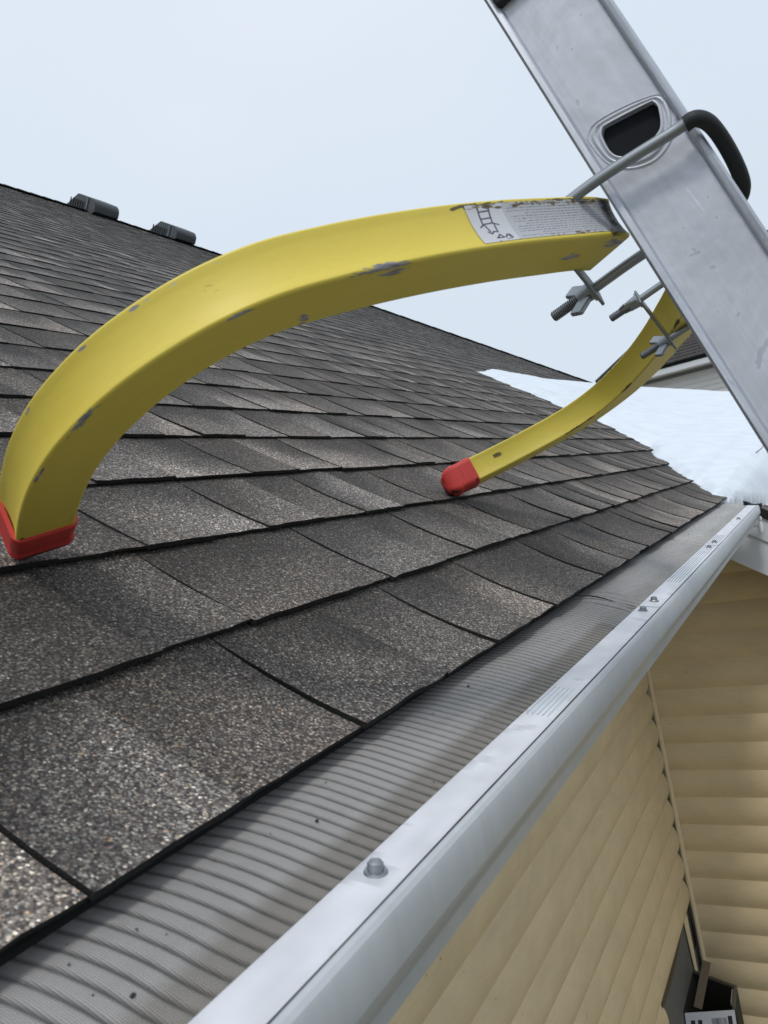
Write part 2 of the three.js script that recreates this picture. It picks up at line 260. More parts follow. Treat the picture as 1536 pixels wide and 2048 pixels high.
// roof vents near the ridge
function roofVent(x0, s0, w, len, hgt) {
  const prof = [[len, -0.01], [len - hgt * 1.05, hgt * 0.98], [len - hgt * 1.3, hgt], [0.10, hgt * 0.98]];
  for (let i = 0; i <= 8; i++) { const a = Math.PI / 2 * (i / 8); prof.push([0.08 - Math.sin(a) * 0.06 * 1.2, hgt * 0.98 - 0.07 + Math.cos(a) * 0.07]); }
  prof.push([0.008, 0.03]);
    const N = prof.length, at = (x, p) => rp(x, s0 + p[0], p[1] - 0.008);
  const g = gridGeo(N - 1, 2, (u, v) => at(x0 + w * v, prof[Math.round(u * (N - 1))]));
  const v = obj('roof_vent', toCreasedNormals(g, 0.6), M.vent, house);
  for (const x of [x0, x0 + w]) { const pts = prof.filter((p, i) => true).map(p => at(x, p)); pts.push(at(x, [0.05, -0.01])); obj('end_panel', polySlab(pts, V(-1, 0, 0), 0.004), M.vent, v); }
  obj('louver', polySlab([at(x0 + 0.02, [0.03, 0.0]), at(x0 + w - 0.02, [0.03, 0.0]), at(x0 + w - 0.02, [0.04, hgt * 0.7]), at(x0 + 0.02, [0.04, hgt * 0.7])], rp(0, -1).sub(rp(0, 0)), 0.01), M.ventDark, v);
  const ribs = []; for (let i = 0; i < 7; i++) ribs.push(bar(at(x0 - 0.006, [0.16 + i * 0.035, 0.01]), at(x0 - 0.006, [0.16 + i * 0.035, hgt * 0.6]), 0.006, 0.012)); obj('side_rib', ribs, M.ventRib, v);
  obj('seam_strip', bar(at(x0 - 0.004, [0.13, 0]), at(x0 - 0.004, [0.13, hgt * 0.95]), 0.012, 0.03), M.ventTrim, v);
  const sl = []; for (let i = 0; i < 2; i++) sl.push(bar(at(x0 + w * 0.72 + i * 0.035, [0.018, 0.03]), at(x0 + w * 0.72 + i * 0.035, [0.018, hgt * 0.45]), 0.02, 0.006)); obj('slot', sl, M.ventLight, v);
  return v;
}
roofVent(5.62, 6.62, 0.30, 0.44, 0.145); roofVent(6.58, 6.44, 0.30, 0.44, 0.145); roofVent(7.54, 6.0, 0.30, 0.44, 0.145);

// ------------------------------------------------------------------ gutter, guard, fascia
{
  const fas = obj('fascia_board', new THREE.BoxGeometry(RAKE + 3, 0.15, 0.018).translate((RAKE - 3) / 2, -0.095, -0.034), M.fascia, house);
  const drip = obj('drip_edge', alongX([[-0.04, -0.002], [-0.022, -0.012], [-0.021, -0.016], [-0.024, -0.06]], -3, RAKE - 0.02, 1), M.deck, house);
  // K-style gutter profile [z, y]: back, floor, ogee front, rolled lip
  const gp = [[-0.024, -0.035], [-0.024, -0.125], [0.056, -0.120], [0.0660, -0.1160], [0.0706, -0.1130], [0.0716, -0.1105], [0.0716, -0.1036], [0.0722, -0.1022], [0.0745, -0.0990], [0.0800, -0.0920], [0.0860, -0.0844], [0.0900, -0.0792], [0.0926, -0.0757], [0.0931, -0.0740], [0.0932, -0.062], [0.0930, -0.053], [0.0918, -0.0495], [0.0898, -0.0474], [0.0872, -0.0465], [0.0850, -0.0472], [0.0842, -0.0492], [0.0842, -0.056]];
  const g = alongX(gp, -3, 2.99, 60), pos = g.attributes.position; // faint waves of roll-formed aluminium
  for (let i = 0; i < pos.count; i++) { const x = pos.getX(i), z = pos.getZ(i); pos.setZ(i, z + (z > 0.02 ? 0.0007 * IN.noise(x * 2.3, 4, 1) : 0)); pos.setY(i, pos.getY(i) + 0.0006 * IN.noise(x * 1.7, 2, 8)); }
  g.computeVertexNormals();
  const gut = obj('gutter', toCreasedNormals(g, 0.42), M.gutter, house); M.gutter.side = THREE.DoubleSide;
  obj('end_cap', polySlab(gp.slice(0, 19).map(p => V(2.99, p[1], p[0])), V(1, 0, 0), 0.002), M.gutter, gut);
  const seal = []; for (let i = 0; i < 9; i++) { const q = new THREE.SphereGeometry(rr(0.006, 0.014), 8, 6); q.scale(0.5, rr(1, 2.4), 0.8); q.translate(2.995, -0.06 - rr(0, 0.07), rr(0.03, 0.088)); seal.push(q); }
  obj('sealant', seal, std({ color: col(0.72, 0.73, 0.74), roughness: 0.7 }), gut);
  obj('black_sealant', [bar(V(3.0, -0.050, 0.088), V(3.02, -0.10, 0.076), 0.014, 0.010), bar(V(3.0, -0.048, 0.05), V(3.012, -0.05, 0.1), 0.016, 0.012)], M.rubberBlack, gut);

  // three lengths of micro-mesh guard, each screwed to the lip through a flat strip
  const ZA = -0.020, YA = -0.0125, ZB = 0.0605, YB = -0.0432;
  const panel = (x0, x1, pitch, amp, fine, screws, foldAt) => {
    const nx = Math.round((x1 - x0) / pitch * 12), nv = 9;
    const gm = gridGeo(nx, nv, (u, v) => {
      const x = lerp(x0, x1, u), sk = 0.012 * v, ph = (x - sk + 0.0025 * IN.noise(x * 5, v * 1.5, 9)) / pitch * Math.PI * 2, fl = sst(v, 0.05, 0.30) * (1 - 0.55 * sst(v, 0.86, 1));
      const fr = ph / (2 * Math.PI) - Math.floor(ph / (2 * Math.PI)), dv = Math.min(fr, 1 - fr); const c = 0.8 - 1.9 * Math.exp(-dv * dv / 0.022) + 0.15 * (fr - 0.5);
      let h = amp * c * fl * (0.75 + 0.5 * IN.noise(x * 6, v * 2, 4));
      h += 0.0012 * Math.sin(v * Math.PI) - 0.0035 * Math.exp(-v * v / 0.022) + 0.0012 * IN.noise(x * 4, v * 2, 2);
      if (foldAt) { const d = x - foldAt; h += (0.006 * Math.exp(-d * d / 0.00010) - 0.0075 * Math.exp(-(d - 0.017) * (d - 0.017) / 0.00007)) * Math.sin(v * 3.1); }
      return V(x, lerp(YA, YB, v) + h * 0.88, lerp(ZA, ZB, v) + h * 0.47);
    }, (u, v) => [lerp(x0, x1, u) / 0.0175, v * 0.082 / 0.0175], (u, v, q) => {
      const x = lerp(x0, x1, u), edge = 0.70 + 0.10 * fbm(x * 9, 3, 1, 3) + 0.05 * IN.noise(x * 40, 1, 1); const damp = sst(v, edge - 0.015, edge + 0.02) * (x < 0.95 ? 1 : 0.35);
      const n = 1 + 0.25 * fbm(x * 6, v * 3, 5, 3), ph = (x - 0.012 * v + 0.0025 * IN.noise(x * 5, v * 1.5, 9)) / pitch, fr = ph - Math.floor(ph), dv = Math.min(fr, 1 - fr), grimeShade = 1 - (0.72 - 0.1 * IN.noise(x * 30, v * 3, 2)) * Math.exp(-dv * dv / 0.017) - 0.05 * (1 - fr); const k = n * fine * (amp > 0.001 ? grimeShade : lerp(1, grimeShade, 0.35)); return [lerp(1.0, 0.68, damp) * k, lerp(0.99, 0.64, damp) * k, lerp(0.975, 0.575, damp) * k]; });  // shade of the rib valleys painted into the vertex colours, with some dirt
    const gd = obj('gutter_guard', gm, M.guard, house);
    const sp = [[0.0575, -0.0425], [0.0592, -0.0405], [0.0610, -0.0402], [0.0700, -0.0418], [0.0800, -0.0437], [0.0856, -0.0446], [0.0862, -0.0452], [0.0858, -0.0460], [0.0600, -0.0440]];
    const sg = alongX(sp, x0 + 0.001, x1 - 0.001, 30, true); const a = sg.attributes.position; for (let i = 0; i < a.count; i++) { const x = a.getX(i); a.setY(i, a.getY(i) + 0.0005 * IN.noise(x * 6, 3, x0)); } sg.computeVertexNormals();
    obj('mounting_strip', toCreasedNormals(sg, 0.7), M.strip, gd);
    for (const [x, z, tilt] of screws) {
      const y = -0.0402 - (z - 0.061) * 0.19;
      const hex = new THREE.CylinderGeometry(0.0042, 0.0046, 0.0042, 6).toNonIndexed(); hex.translate(0, 0.0036, 0);
      const fl = new THREE.CylinderGeometry(0.0058, 0.0066, 0.0014, 20).toNonIndexed(); fl.translate(0, 0.0008, 0);
      const dm = new THREE.CylinderGeometry(0.0025, 0.0038, 0.0008, 6).toNonIndexed(); dm.translate(0, 0.0060, 0);
      const q = mergeGeometries([hex, fl, dm]); q.rotateY(rnd() * 3); q.rotateZ(tilt); q.rotateX(0.17 + tilt * 0.5); q.translate(x, y, z); obj('screw', q, M.zinc, gd);
    }
    return gd;
  };
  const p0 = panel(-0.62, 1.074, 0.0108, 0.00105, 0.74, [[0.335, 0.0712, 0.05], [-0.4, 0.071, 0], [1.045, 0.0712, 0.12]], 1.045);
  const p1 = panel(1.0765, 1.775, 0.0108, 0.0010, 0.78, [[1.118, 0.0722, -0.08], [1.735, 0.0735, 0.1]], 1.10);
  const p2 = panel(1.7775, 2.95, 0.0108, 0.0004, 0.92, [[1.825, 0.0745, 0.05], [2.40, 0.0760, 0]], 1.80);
  for (const [p, xa, xb] of [[p1, 1.28, 1.77], [p2, 1.80, 1.98], [p0, 0.60, 0.68]]) { const r = []; for (let i = 0; i < 5; i++) { const z = 0.0635 + i * 0.0042, y = -0.0401 - (z - 0.061) * 0.19; r.push(alongX([[z - 0.0012, y - 0.0006], [z - 0.0005, y + 0.0004], [z + 0.0005, y + 0.0004], [z + 0.0012, y - 0.0006]], xa, xb, 1)); } obj('strip_rib', r, M.stripRib, p); }
  // dry specks of debris on the mesh
  for (const [x, v] of [[0.357, 0.5], [0.206, 0.66], [0.93, 0.95], [0.62, 0.3], [1.9, 0.4]]) { const q = new THREE.IcosahedronGeometry(0.0012, 0); q.scale(1.3, 0.8, 0.9); q.translate(x, lerp(YA, YB, v) + 0.0020, lerp(ZA, ZB, v) + 0.002); obj('debris_speck', q, M.rubberBlack, p0); }
  const sp = []; for (let i = 0; i < 60; i++) { const x = rr(0.05, 1.05), v = Math.pow(rnd(), 1.5) * 0.8 + 0.16, q = new THREE.IcosahedronGeometry(rr(0.0004, 0.0007), 0); q.scale(rr(0.8, 1.4), 0.8, rr(0.8, 1.3)); q.translate(x, lerp(YA, YB, v) + 0.0018, lerp(ZA, ZB, v) + 0.0014); sp.push(q); }
  obj('shed_granules', sp, std({ color: col(0.07, 0.065, 0.06), roughness: 0.95 }), p0).userData.kind = 'stuff';
}

// ------------------------------------------------------------------ walls under the eave
const ZW = -0.514, XW = 3.428, ROW = 0.1157, Y0 = -0.787 + ROW * 5;   // a butt line of the boards every ROW
function boardProfile(out) { const a = []; for (let i = 0; i <= 8; i++) { const t = i / 8; a.push([out * (0.10 + Math.pow(Math.sin((0.05 + t * 0.86) * Math.PI), 0.75)), t]); } return a; }  // t from the top of a board down
{
  const prof = boardProfile(0.024);
  const board = (axis, a0, a1, yTop, name, wall) => { // axis 'x': board on the plane z=ZW; axis 'z': on the plane x=XW
    const pts = prof.map(([o, t]) => [o, yTop - t * ROW]); pts.push([pts[8][0] - 0.001, yTop - ROW - 0.003], [0.0, yTop - ROW - 0.002]);
    const n = 12, off = [rnd(), rnd()], g = gridGeo(pts.length - 1, n, (u, v) => { const p = pts[Math.round(u * (pts.length - 1))], s = lerp(a0, a1, v), w = 0.0014 * IN.noise(s * 2.2, yTop * 9, 3); return axis === 'x' ? V(s, p[1] + w * 0.6, ZW + p[0] + w) : V(XW - p[0] - w, p[1] + w * 0.6, s); }, (u, v) => [lerp(a0, a1, v) * 0.9 + off[0], u * 0.22 + off[1]]);
    if (axis === 'z') g.index.array.reverse();
    g.computeVertexNormals();
    return obj(name, toCreasedNormals(g, 0.7), M.siding, wall);
  };
  const wallA = obj('wall', new THREE.BoxGeometry(6.42, 2.85, 0.12).translate(0.19, -1.53, ZW - 0.062), M.sheath, house);
  const wallB = obj('wing_wall', new THREE.BoxGeometry(0.12, 1.15, 3.5).translate(XW + 0.062, -2.38, 1.2), M.sheath, house); wallB.userData.label = 'tan siding wall of the projecting wing';
  M.siding.side = THREE.DoubleSide;
  for (let r = 0; r < 24; r++) {
    const yT = Y0 - ROW * (r - 1);
    let end = XW - 0.036;
    const yc = yT - ROW / 2;
    if (yc < -1.70) end = 2.76 + 0.03 * Math.sin(r * 2.1);
    if (yT > 0.1) continue;
    if (yT < -0.16) board('x', -1.2, end, yT, 'siding_board', wallA);
    board('z', ZW + 0.022, Math.min(2.9, (-0.10 - yT * CP) / SP), yT, 'siding_board', wallB);
  }
  // top boards of the wing wall, running up under the rake
  
  // inside corner strip with the dark gap beside it
  obj('corner_strip', new THREE.CylinderGeometry(0.0105, 0.0105, 1.96, 10).translate(XW - 0.026, -1.035, ZW + 0.030), M.sidingTrim, house);
  obj('corner_gap', new THREE.BoxGeometry(0.046, 1.9, 0.004).translate(XW - 0.022, -0.95, ZW + 0.004), M.gap, house);
  // soffits
  obj('soffit', new THREE.BoxGeometry(6.4, 0.012, 0.47).translate(0.2, -0.155, -0.272), M.fascia, house);
  // rake of the wing: two boards following the slope, and its soffit
  const N = V(-1, 0, 0), q = (s, h, x) => rp(x, s, h);
  obj('rake_board', polySlab([q(0.6, -0.03, RAKE - 0.004), q(-2.3, -0.03, RAKE - 0.004), q(-2.3, -0.105, RAKE - 0.004), q(0.6, -0.105, RAKE - 0.004)], N, 0.02), M.rake, house);
  obj('rake_board', polySlab([q(0.6, -0.1055, RAKE + 0.004), q(-2.3, -0.1055, RAKE + 0.004), q(-2.3, -0.217, RAKE + 0.004), q(0.6, -0.217, RAKE + 0.004)], N, 0.02), M.rake, house);
  obj('wing_soffit', polySlab([q(0.6, -0.205, RAKE + 0.02), q(-2.3, -0.205, RAKE + 0.02), q(-2.3, -0.205, XW), q(0.6, -0.205, XW)], rp(0, 0, -1).sub(rp(0, 0, 0)), 0.01), M.fascia, house);
  obj('rake_edge', polySlab([q(0.02, -0.003, RAKE - 0.012), q(-2.3, -0.003, RAKE - 0.012), q(-2.3, -0.032, RAKE - 0.012), q(0.02, -0.032, RAKE - 0.012)], N, 0.05), M.deck, house);
  // lower corner opening: board-edge shadow painted as a brown strip; corner trim return
  const wallPiece = (pts, m) => obj('shade_trim_piece', polySlab(pts.map(p => V(p[0], p[1], ZW + p[2])), V(0, 0.1, 1).normalize(), 0.003), m, house);
  const edgeShade = std({ color: col(0.085, 0.06, 0.034), roughness: 0.8 });
  wallPiece([[3.20, -1.711, 0.012], [2.735, -1.711, 0.014], [2.72, -1.727, 0.016], [2.78, -1.745, 0.012], [2.95, -1.752, 0.010], [3.08, -1.742, 0.010], [3.16, -1.733, 0.010]], edgeShade);
  wallPiece([[3.27, -1.715, 0.012], [3.33, -1.715, 0.014], [3.325, -1.95, 0.016], [3.30, -1.99, 0.014]], M.sidingTrim);
  obj('cavity', new THREE.BoxGeometry(0.68, 0.7, 0.004).translate(3.07, -2.07, ZW + 0.003), std({ color: col(0.13, 0.13, 0.12), roughness: 1 }), house);
}
settle(house);
for (const c of house.children) c.updateMatrix();

// ------------------------------------------------------------------ snow lying on the lower roof
{
  const edge = [[2.35, 11.5], [2.12, 8.8], [1.94, 6.64], [1.90, 5.77], [1.68, 4.52]];        // upper edge: [s, x]
  const near = [[-2.3, 3.1], [-1.2, 3.16], [-0.6, 3.25], [-0.18, 3.36], [-0.12, 3.37], [-0.06, 3.12], [-0.02, 2.98], [0.04, 2.92], [0.12, 3.12], [0.16, 3.10], [0.28, 3.41], [0.38, 3.60], [0.47, 3.92], [0.60, 4.06], [0.72, 4.22], [0.85, 4.37], [1.03, 4.36], [1.35, 4.40], [1.66, 4.52]];
  const xn = s => interp(s, near), sTopE = x => interp(x, [[4.40, 1.60], [4.52, 1.70], [5.0, 1.82], [5.77, 1.90], [6.64, 1.95], [8.79, 2.12], [11.5, 2.4]]);
  const xr = s => Math.max(6.3, 7 + (s - 0.57) * 1.266), hr = s => Math.min(0.55, Math.max(0.0, 0.37 - (s - 0.57) * 0.235));
  const NX = 420, NS = 400, X0 = 2.8, gx = Math.pow(11.2 / X0, 1 / NX), P = [], U = [], id = [], ok = [];
  for (let j = 0; j <= NS; j++) for (let i = 0; i <= NX; i++) {
    const x = X0 * Math.pow(gx, i), s = lerp(-2.25, 2.5, Math.pow(j / NS, 0.8) * 0.0 + j / NS);
    const ww = 0.10 * fbm(x * 2.6, s * 2.6, 1, 4) + 0.06 * fbm(x * 11, s * 11, 6, 4) + 0.02 * IN.noise(x * 45, s * 45, 2);
    const d = Math.min((x - xn(s)) * 0.8, (sTopE(x) - s)) + ww * (s < 0.4 ? 0.6 : 0.8);
    const t = clamp((x - xn(s)) / (xr(s) - xn(s))), over = Math.max(0, x - xr(s));
    let h = 0.030 * sst(d, 0.0, 0.45) + 0.026 * sst(d, -0.015, 0.07) + hr(s) * sst(sTopE(x) - s, 0, 0.5) * Math.pow(t, 1.15) - over * 0.55;
    h += (0.0035 * fbm(x * 5, s * 5, 3, 3) + 0.010 * fbm(x * 1.2, s * 1.2, 8, 3)) * sst(d, 0, 0.3) - 0.012;
    h = Math.max(h, -0.05); if (d < -0.02) h = -0.05;
    const q = rp(x, s, h); P.push(q.x, q.y, q.z); U.push(x / 0.8, s / 0.8); ok.push(d > -0.03);
  }
  for (let j = 0; j < NS; j++) for (let i = 0; i < NX; i++) { const a = j * (NX + 1) + i, b = a + 1, e = a + NX + 1, f = e + 1; if (ok[a] || ok[b] || ok[e] || ok[f]) id.push(a, b, f, a, f, e); }
  const g = new THREE.BufferGeometry(); g.setAttribute('position', new THREE.Float32BufferAttribute(P, 3)); g.setAttribute('uv', new THREE.Float32BufferAttribute(U, 2)); g.setIndex(id); g.computeVertexNormals();
  const m = obj('snow_patch', g, M.snow, scene); m.userData = { label: 'broad patch of old white snow covering the far lower part of the shingle roof', category: 'snow' };
}

{ // a twig blown onto the snow
  const t = thing('twig', 'tiny dark bent twig lying on the snow beside the ladder rail', 'twig', rp(3.80, 0.02, 0.15).toArray());
  obj('stem', [rod(rp(3.78, 0.025, 0.135), rp(3.79, 0.01, 0.165), 0.0024, 0.0018, 6), rod(rp(3.79, 0.01, 0.165), rp(3.80, 0.005, 0.185), 0.0018, 0.0012, 6)], std({ color: col(0.06, 0.05, 0.045), roughness: 1 }), t); settle(t);
}
// ------------------------------------------------------------------ ladder
const LA = V(0, Math.sin(71 * D2R), -Math.cos(71 * D2R)), LE = V(0, Math.cos(71 * D2R), Math.sin(71 * D2R)), LO = V(0, 0.314, 0.211);
const lad = (x, a, e) => V(x, 0, 0).add(LO).addScaledVector(LA, a).addScaledVector(LE, e);
const LB = new THREE.Matrix4().makeBasis(V(1, 0, 0), LE, LA);      // local (x, e, a)
const toLad = g => { g.applyMatrix4(LB); g.translate(LO.x, LO.y, LO.z); if (g.index) { const a = g.index.array; for (let i = 0; i < a.length; i += 3) { const t = a[i]; a[i] = a[i + 1]; a[i + 1] = t; } } else for (const k of Object.keys(g.attributes)) { const q = g.attributes[k], n = q.itemSize, a = q.array; for (let i = 0; i < q.count; i += 3) for (let j = 0; j < n; j++) { const t = a[i * n + j]; a[i * n + j] = a[(i + 1) * n + j]; a[(i + 1) * n + j] = t; } } g.computeVertexNormals(); return g; };
const ladder = thing('ladder', 'aluminium extension ladder leaning over the gutter at upper right', 'ladder', lad(0.8, -3.2, 0.036).toArray());
{
  const A0 = -3.2, A1 = 0.9, WID = 0.0727, dshape = (k, oe = 0, oa = 0) => { const s = new THREE.Shape(); // D-shaped rung section, flat side up, in (e, a)
    const pts = [[-0.0195, 0.0085], [-0.0165, 0.0128], [-0.0125, 0.0132], [0.0170, 0.0062], [0.0200, 0.0035], [0.0205, -0.0010], [0.0165, -0.0115], [0.0120, -0.0160], [0.0000, -0.0190], [-0.0120, -0.0165], [-0.0185, -0.0105], [-0.0205, -0.0030]].map(p => new THREE.Vector2(p[0] * k + oe, p[1] * k + oa));
    const c = new THREE.CatmullRomCurve3(pts.map(p => V(p.x, p.y, 0)), true, 'catmullrom', 0.45).getPoints(48); c.pop(); return c.map(p => new THREE.Vector2(p.x, p.y)); };
  const rungA = [-2.4, -1.77, -1.46, -1.16, -0.855, -0.55, -0.244, 0.061, 0.366, 0.67].filter(a => a > A0 + 0.1);
  const rail = (xo, dir, name, far) => { // web at xo, flanges towards dir
    const sh = new THREE.Shape(); sh.moveTo(0.001, A0); sh.lineTo(WID - 0.001, A0); sh.lineTo(WID - 0.001, A1); sh.lineTo(0.001, A1);
    for (const ra of rungA) sh.holes.push(new THREE.Path(dshape(1.0, 0.0385, ra)));
    const t = 0.0022, web = new THREE.ExtrudeGeometry(sh, { depth: t, bevelEnabled: false, curveSegments: 8 });
    const fix = g => { const p = g.attributes.position; for (let i = 0; i < p.count; i++) { const e = p.getX(i), a = p.getY(i), z = p.getZ(i); p.setXYZ(i, xo + dir * (0.004 + z), e, a); } const uv = g.attributes.uv; for (let i = 0; i < p.count; i++) uv.setXY(i, p.getY(i) / 0.42, p.getZ(i) / 0.42); if (dir > 0) { } g.computeVertexNormals(); return toLad(g); };
    const r = obj(name, fix(web), M.rail, ladder);
    // flange section (x, e): edge bead, side, return
    const fl = (e0, sg) => { const s = [[0.0042, 8.0], [0.0030, 7.2], [0.0006, 6.2], [0.0, 5.0], [0.0, 2.0], [0.0010, 0.6], [0.0026, 0], [0.027, 0], [0.028, 0.8], [0.0275, 2.4], [0.007, 2.6], [0.0062, 8.0]].map(([x, e]) => [xo + dir * x, e0 + sg * e * 0.001]);
      const nn = 40, g = gridGeo(s.length, nn, (u, v) => { const p = s[Math.round(u * s.length) % s.length], a = lerp(A0, A1, v); const dent = 0.0006 * IN.noise(a * 14, e0 * 40, 2); return V(p[0], p[1] + dent * sg, a); }, (u, v) => [u * 0.3, lerp(A0, A1, v) * 2.2]); return toLad(g); };
    obj('flange', toCreasedNormals(fl(0, 1), 0.6), M.railEdge, r); obj('flange', toCreasedNormals(fl(WID, -1), 0.6), M.railEdge, r);
    return r;
  };
  const r1 = rail(0.6, 1, 'side_rail', false), r2 = rail(1.03, -1, 'side_rail', true);
  for (const ra of rungA) {
    const o = dshape(1.0, 0, 0), n = o.length, ring = (k, x) => o.map(p => V(x, p.x * k, p.y * k));
    const tube = gridGeo(n, 1, (u, v) => { const p = o[Math.round(u * n) % n]; return V(lerp(0.604, 1.026, v), 0.0385 + p.x, ra + p.y); }); 
    const rg = obj('rung', toLad(tube), M.rail, ladder); M.rail.side = THREE.DoubleSide; M.railEdge.side = THREE.DoubleSide;
    // the flared swage around the rung end: two raised beads growing rounder outwards
    const outer = [[-0.0300, 0.0120], [-0.0270, 0.0185], [-0.0180, 0.0215], [0.0050, 0.0165], [0.0240, 0.0085], [0.0295, 0.0010], [0.0285, -0.0130], [0.0190, -0.0265], [0.0020, -0.0330], [-0.0160, -0.0260], [-0.0270, -0.0110]];
    const oc = new THREE.CatmullRomCurve3(outer.map(p => V(p[0], p[1], 0)), true, 'catmullrom', 0.5).getPoints(n); oc.pop();
    // pair outer points with inner ones by angle
    const angle = p => Math.atan2(p.y, p.x), oi = oc.map(p => ({ p, a: angle(p) }));
    const pick = (p) => { let b = oi[0], bd = 9; const a = angle(p); for (const q of oi) { let d = Math.abs(q.a - a); d = Math.min(d, 6.2832 - d); if (d < bd) { bd = d; b = q; } } return b.p; };
    if (Math.abs(ra) < 1.2) {
      const steps = [[0, -0.010], [0, 0.0010], [0.04, 0.0014], [0.20, 0.0014], [0.26, -0.0004], [0.34, -0.0004], [0.40, 0.0013], [0.62, 0.0013], [0.68, -0.0004], [0.76, -0.0004], [0.82, 0.0009], [0.92, 0.0007], [1, -0.0004]];
      const m = 96, N2 = steps.length - 1, A = i => i / m * 2 * Math.PI;
      const radial = (list, th) => { let b = 0; const cx = Math.cos(th), sx = Math.sin(th); for (let i = 0; i < list.length; i++) { const p = list[i], q = list[(i + 1) % list.length], den = (q.x - p.x) * sx - (q.y - p.y) * cx; if (Math.abs(den) < 1e-9) continue; const t = (p.y * cx - p.x * sx) / den; if (t >= -0.001 && t <= 1.001) { const rx = p.x + t * (q.x - p.x), ry = p.y + t * (q.y - p.y), r = rx * cx + ry * sx; if (r > b) b = r; } } return b; };
      const ri = [], ro = []; for (let i = 0; i <= m; i++) { ri.push(radial(o, A(i % m))); ro.push(radial(oc, A(i % m))); }
      const g = gridGeo(m, N2, (u, v) => { const i = Math.round(u * m), [f, h] = steps[Math.round(v * N2)], r = lerp(ri[i], ro[i], f), th = A(i % m); return V(0.604 - h, 0.0385 + r * Math.cos(th), ra + r * Math.sin(th)); });
      obj('swaged_rim', toLad(g), M.rail, rg);
    }
    obj('rung_shade_plate', toLad(new THREE.ShapeGeometry(new THREE.Shape(dshape(0.985))).applyMatrix4(new THREE.Matrix4().makeBasis(V(0, 1, 0), V(0, 0, 1), V(1, 0, 0))).translate(0.6085, 0.0385, ra)), M.hollowShade, rg);  // black plate added for the darkness inside the hollow rung
  }
  // dark guide bracket at the upper end of the near rail
  const gb = new RoundedBoxGeometry(0.010, 0.034, 0.06, 2, 0.003); gb.translate(0.6005, 0.0225, 0.2345); obj('guide_bracket', toLad(gb), M.rubberBlack, ladder);
  settle(ladder);
}

// ------------------------------------------------------------------ two yellow standoff arms with red rubber tips, clamped to the rails
const TA = 71.47 * D2R, SA = V(0, Math.sin(TA), -Math.cos(TA)), SB = V(0, -Math.cos(TA), -Math.sin(TA)), SO = V(0.8151, 0.3219, 0.1827);
const WQ = [[0.178, -0.002], [0.203, 0.006], [0.245, 0.0245], [0.30, 0.050], [0.36, 0.0825], [0.412, 0.1165], [0.448, 0.1455], [0.4715, 0.180], [0.4855, 0.225], [0.4850, 0.272], [0.4740, 0.318], [0.4530, 0.368], [0.4180, 0.432]];
const BH = 0.0365, BW = 0.0432;
const stands = { '-1': thing('standoff_arm', 'big near yellow standoff arm with silver sticker and chipped paint, red tip at left edge', 'standoff arm', rp(0.40, 0.30).toArray(), 'yellow standoff arms of the ladder'), '1': thing('standoff_arm', 'far yellow standoff arm without sticker, its red tip resting mid roof', 'standoff arm', rp(1.24, 0.30).toArray(), 'yellow standoff arms of the ladder') };
function paint(marks) { // worn yellow paint, u along the arm, v round the section; marks: [u, v, length, width, kind]
  const W = 2048, H = 512;
  return pcanvas(W, H, (x, y) => {
    const u = x / W, v = y / H, n = tnoise(x, y, W, H, 8, 4), f = tnoise(x, y, W, H, 90, 3, 3);
    let c = [0.72 + 0.04 * n, 0.575 + 0.04 * n, 0.082 + 0.02 * n].map(q => q * (1 + 0.05 * f)), bare = 0, grimeShade = 0;
    const ed = Math.min(...[0, 0.22, 0.5, 0.72, 1].map(e => Math.abs(v - e)));
    bare = Math.max(bare, sst(f * 0.9 + n * 0.8 - ed * 42, 0.38, 0.44) * 0.85);
    grimeShade = sst(tnoise(x * 1, y * 1, W, H, 60, 4, 8) + n * 0.4, 0.46, 0.60) * 0.4;
    for (const [mu, mv, L, wd, kind] of marks) { let dv = Math.abs(v - mv); dv = Math.min(dv, 1 - dv); const du = Math.abs(u - mu); if (du > L * 1.5 || dv > wd * 2) continue; const q = Math.hypot(du / L, dv / wd) + f * 1.5 + n * 0.7, k = 1 - sst(q, 0.75, 0.95); if (kind === 0) bare = Math.max(bare, k); else grimeShade = Math.max(grimeShade, k * 0.9); }
    const g2 = [0.05, 0.035, 0.015], b2 = [0.40, 0.385, 0.41]; c = c.map((q, i) => lerp(lerp(q, g2[i], grimeShade), b2[i] * (0.8 + f), bare)); return lin3(...c);
  });
}
// section corners, rounded; v = 0 at the lower outer edge, then up the outer face, top, inner face, underside
const SEC = []; { const r = 0.0024, h = BH / 2 - r, w = BW / 2 - r, corners = [[w, -h, -90], [w, h, 0], [-w, h, 90], [-w, -h, 180]];
  for (let q = 0; q < 4; q++) { const [cx, cy, a0] = corners[q]; for (let i = 0; i <= 4; i++) { const a = (a0 + i * 22.5) * D2R; SEC.push([cx + r * Math.cos(a), cy + r * Math.sin(a)]); }
    if (q % 2 === 0) { const sg = q === 0 ? 1 : -1; for (let i = 1; i < 10; i++) { const t = i / 10 * 2 - 1; SEC.push([sg * (BW / 2 - 0.0024 * Math.pow(1 - t * t, 0.8)), sg * t * h]); } } } }
const lift = q => 0.0045 * (1 - sst(q, 0.10, 0.26));
const SECC = []; { const r = 0.007, h = BH / 2 - r, w = BW / 2 - r; for (const [cx, cy, a0] of [[w, -h, -90], [w, h, 0], [-w, h, 90], [-w, -h, 180]]) for (let i = 0; i <= 7; i++) { const a = (a0 + i * 90 / 7) * D2R; SECC.push([cx + r * Math.cos(a), cy + r * Math.sin(a)]); } }
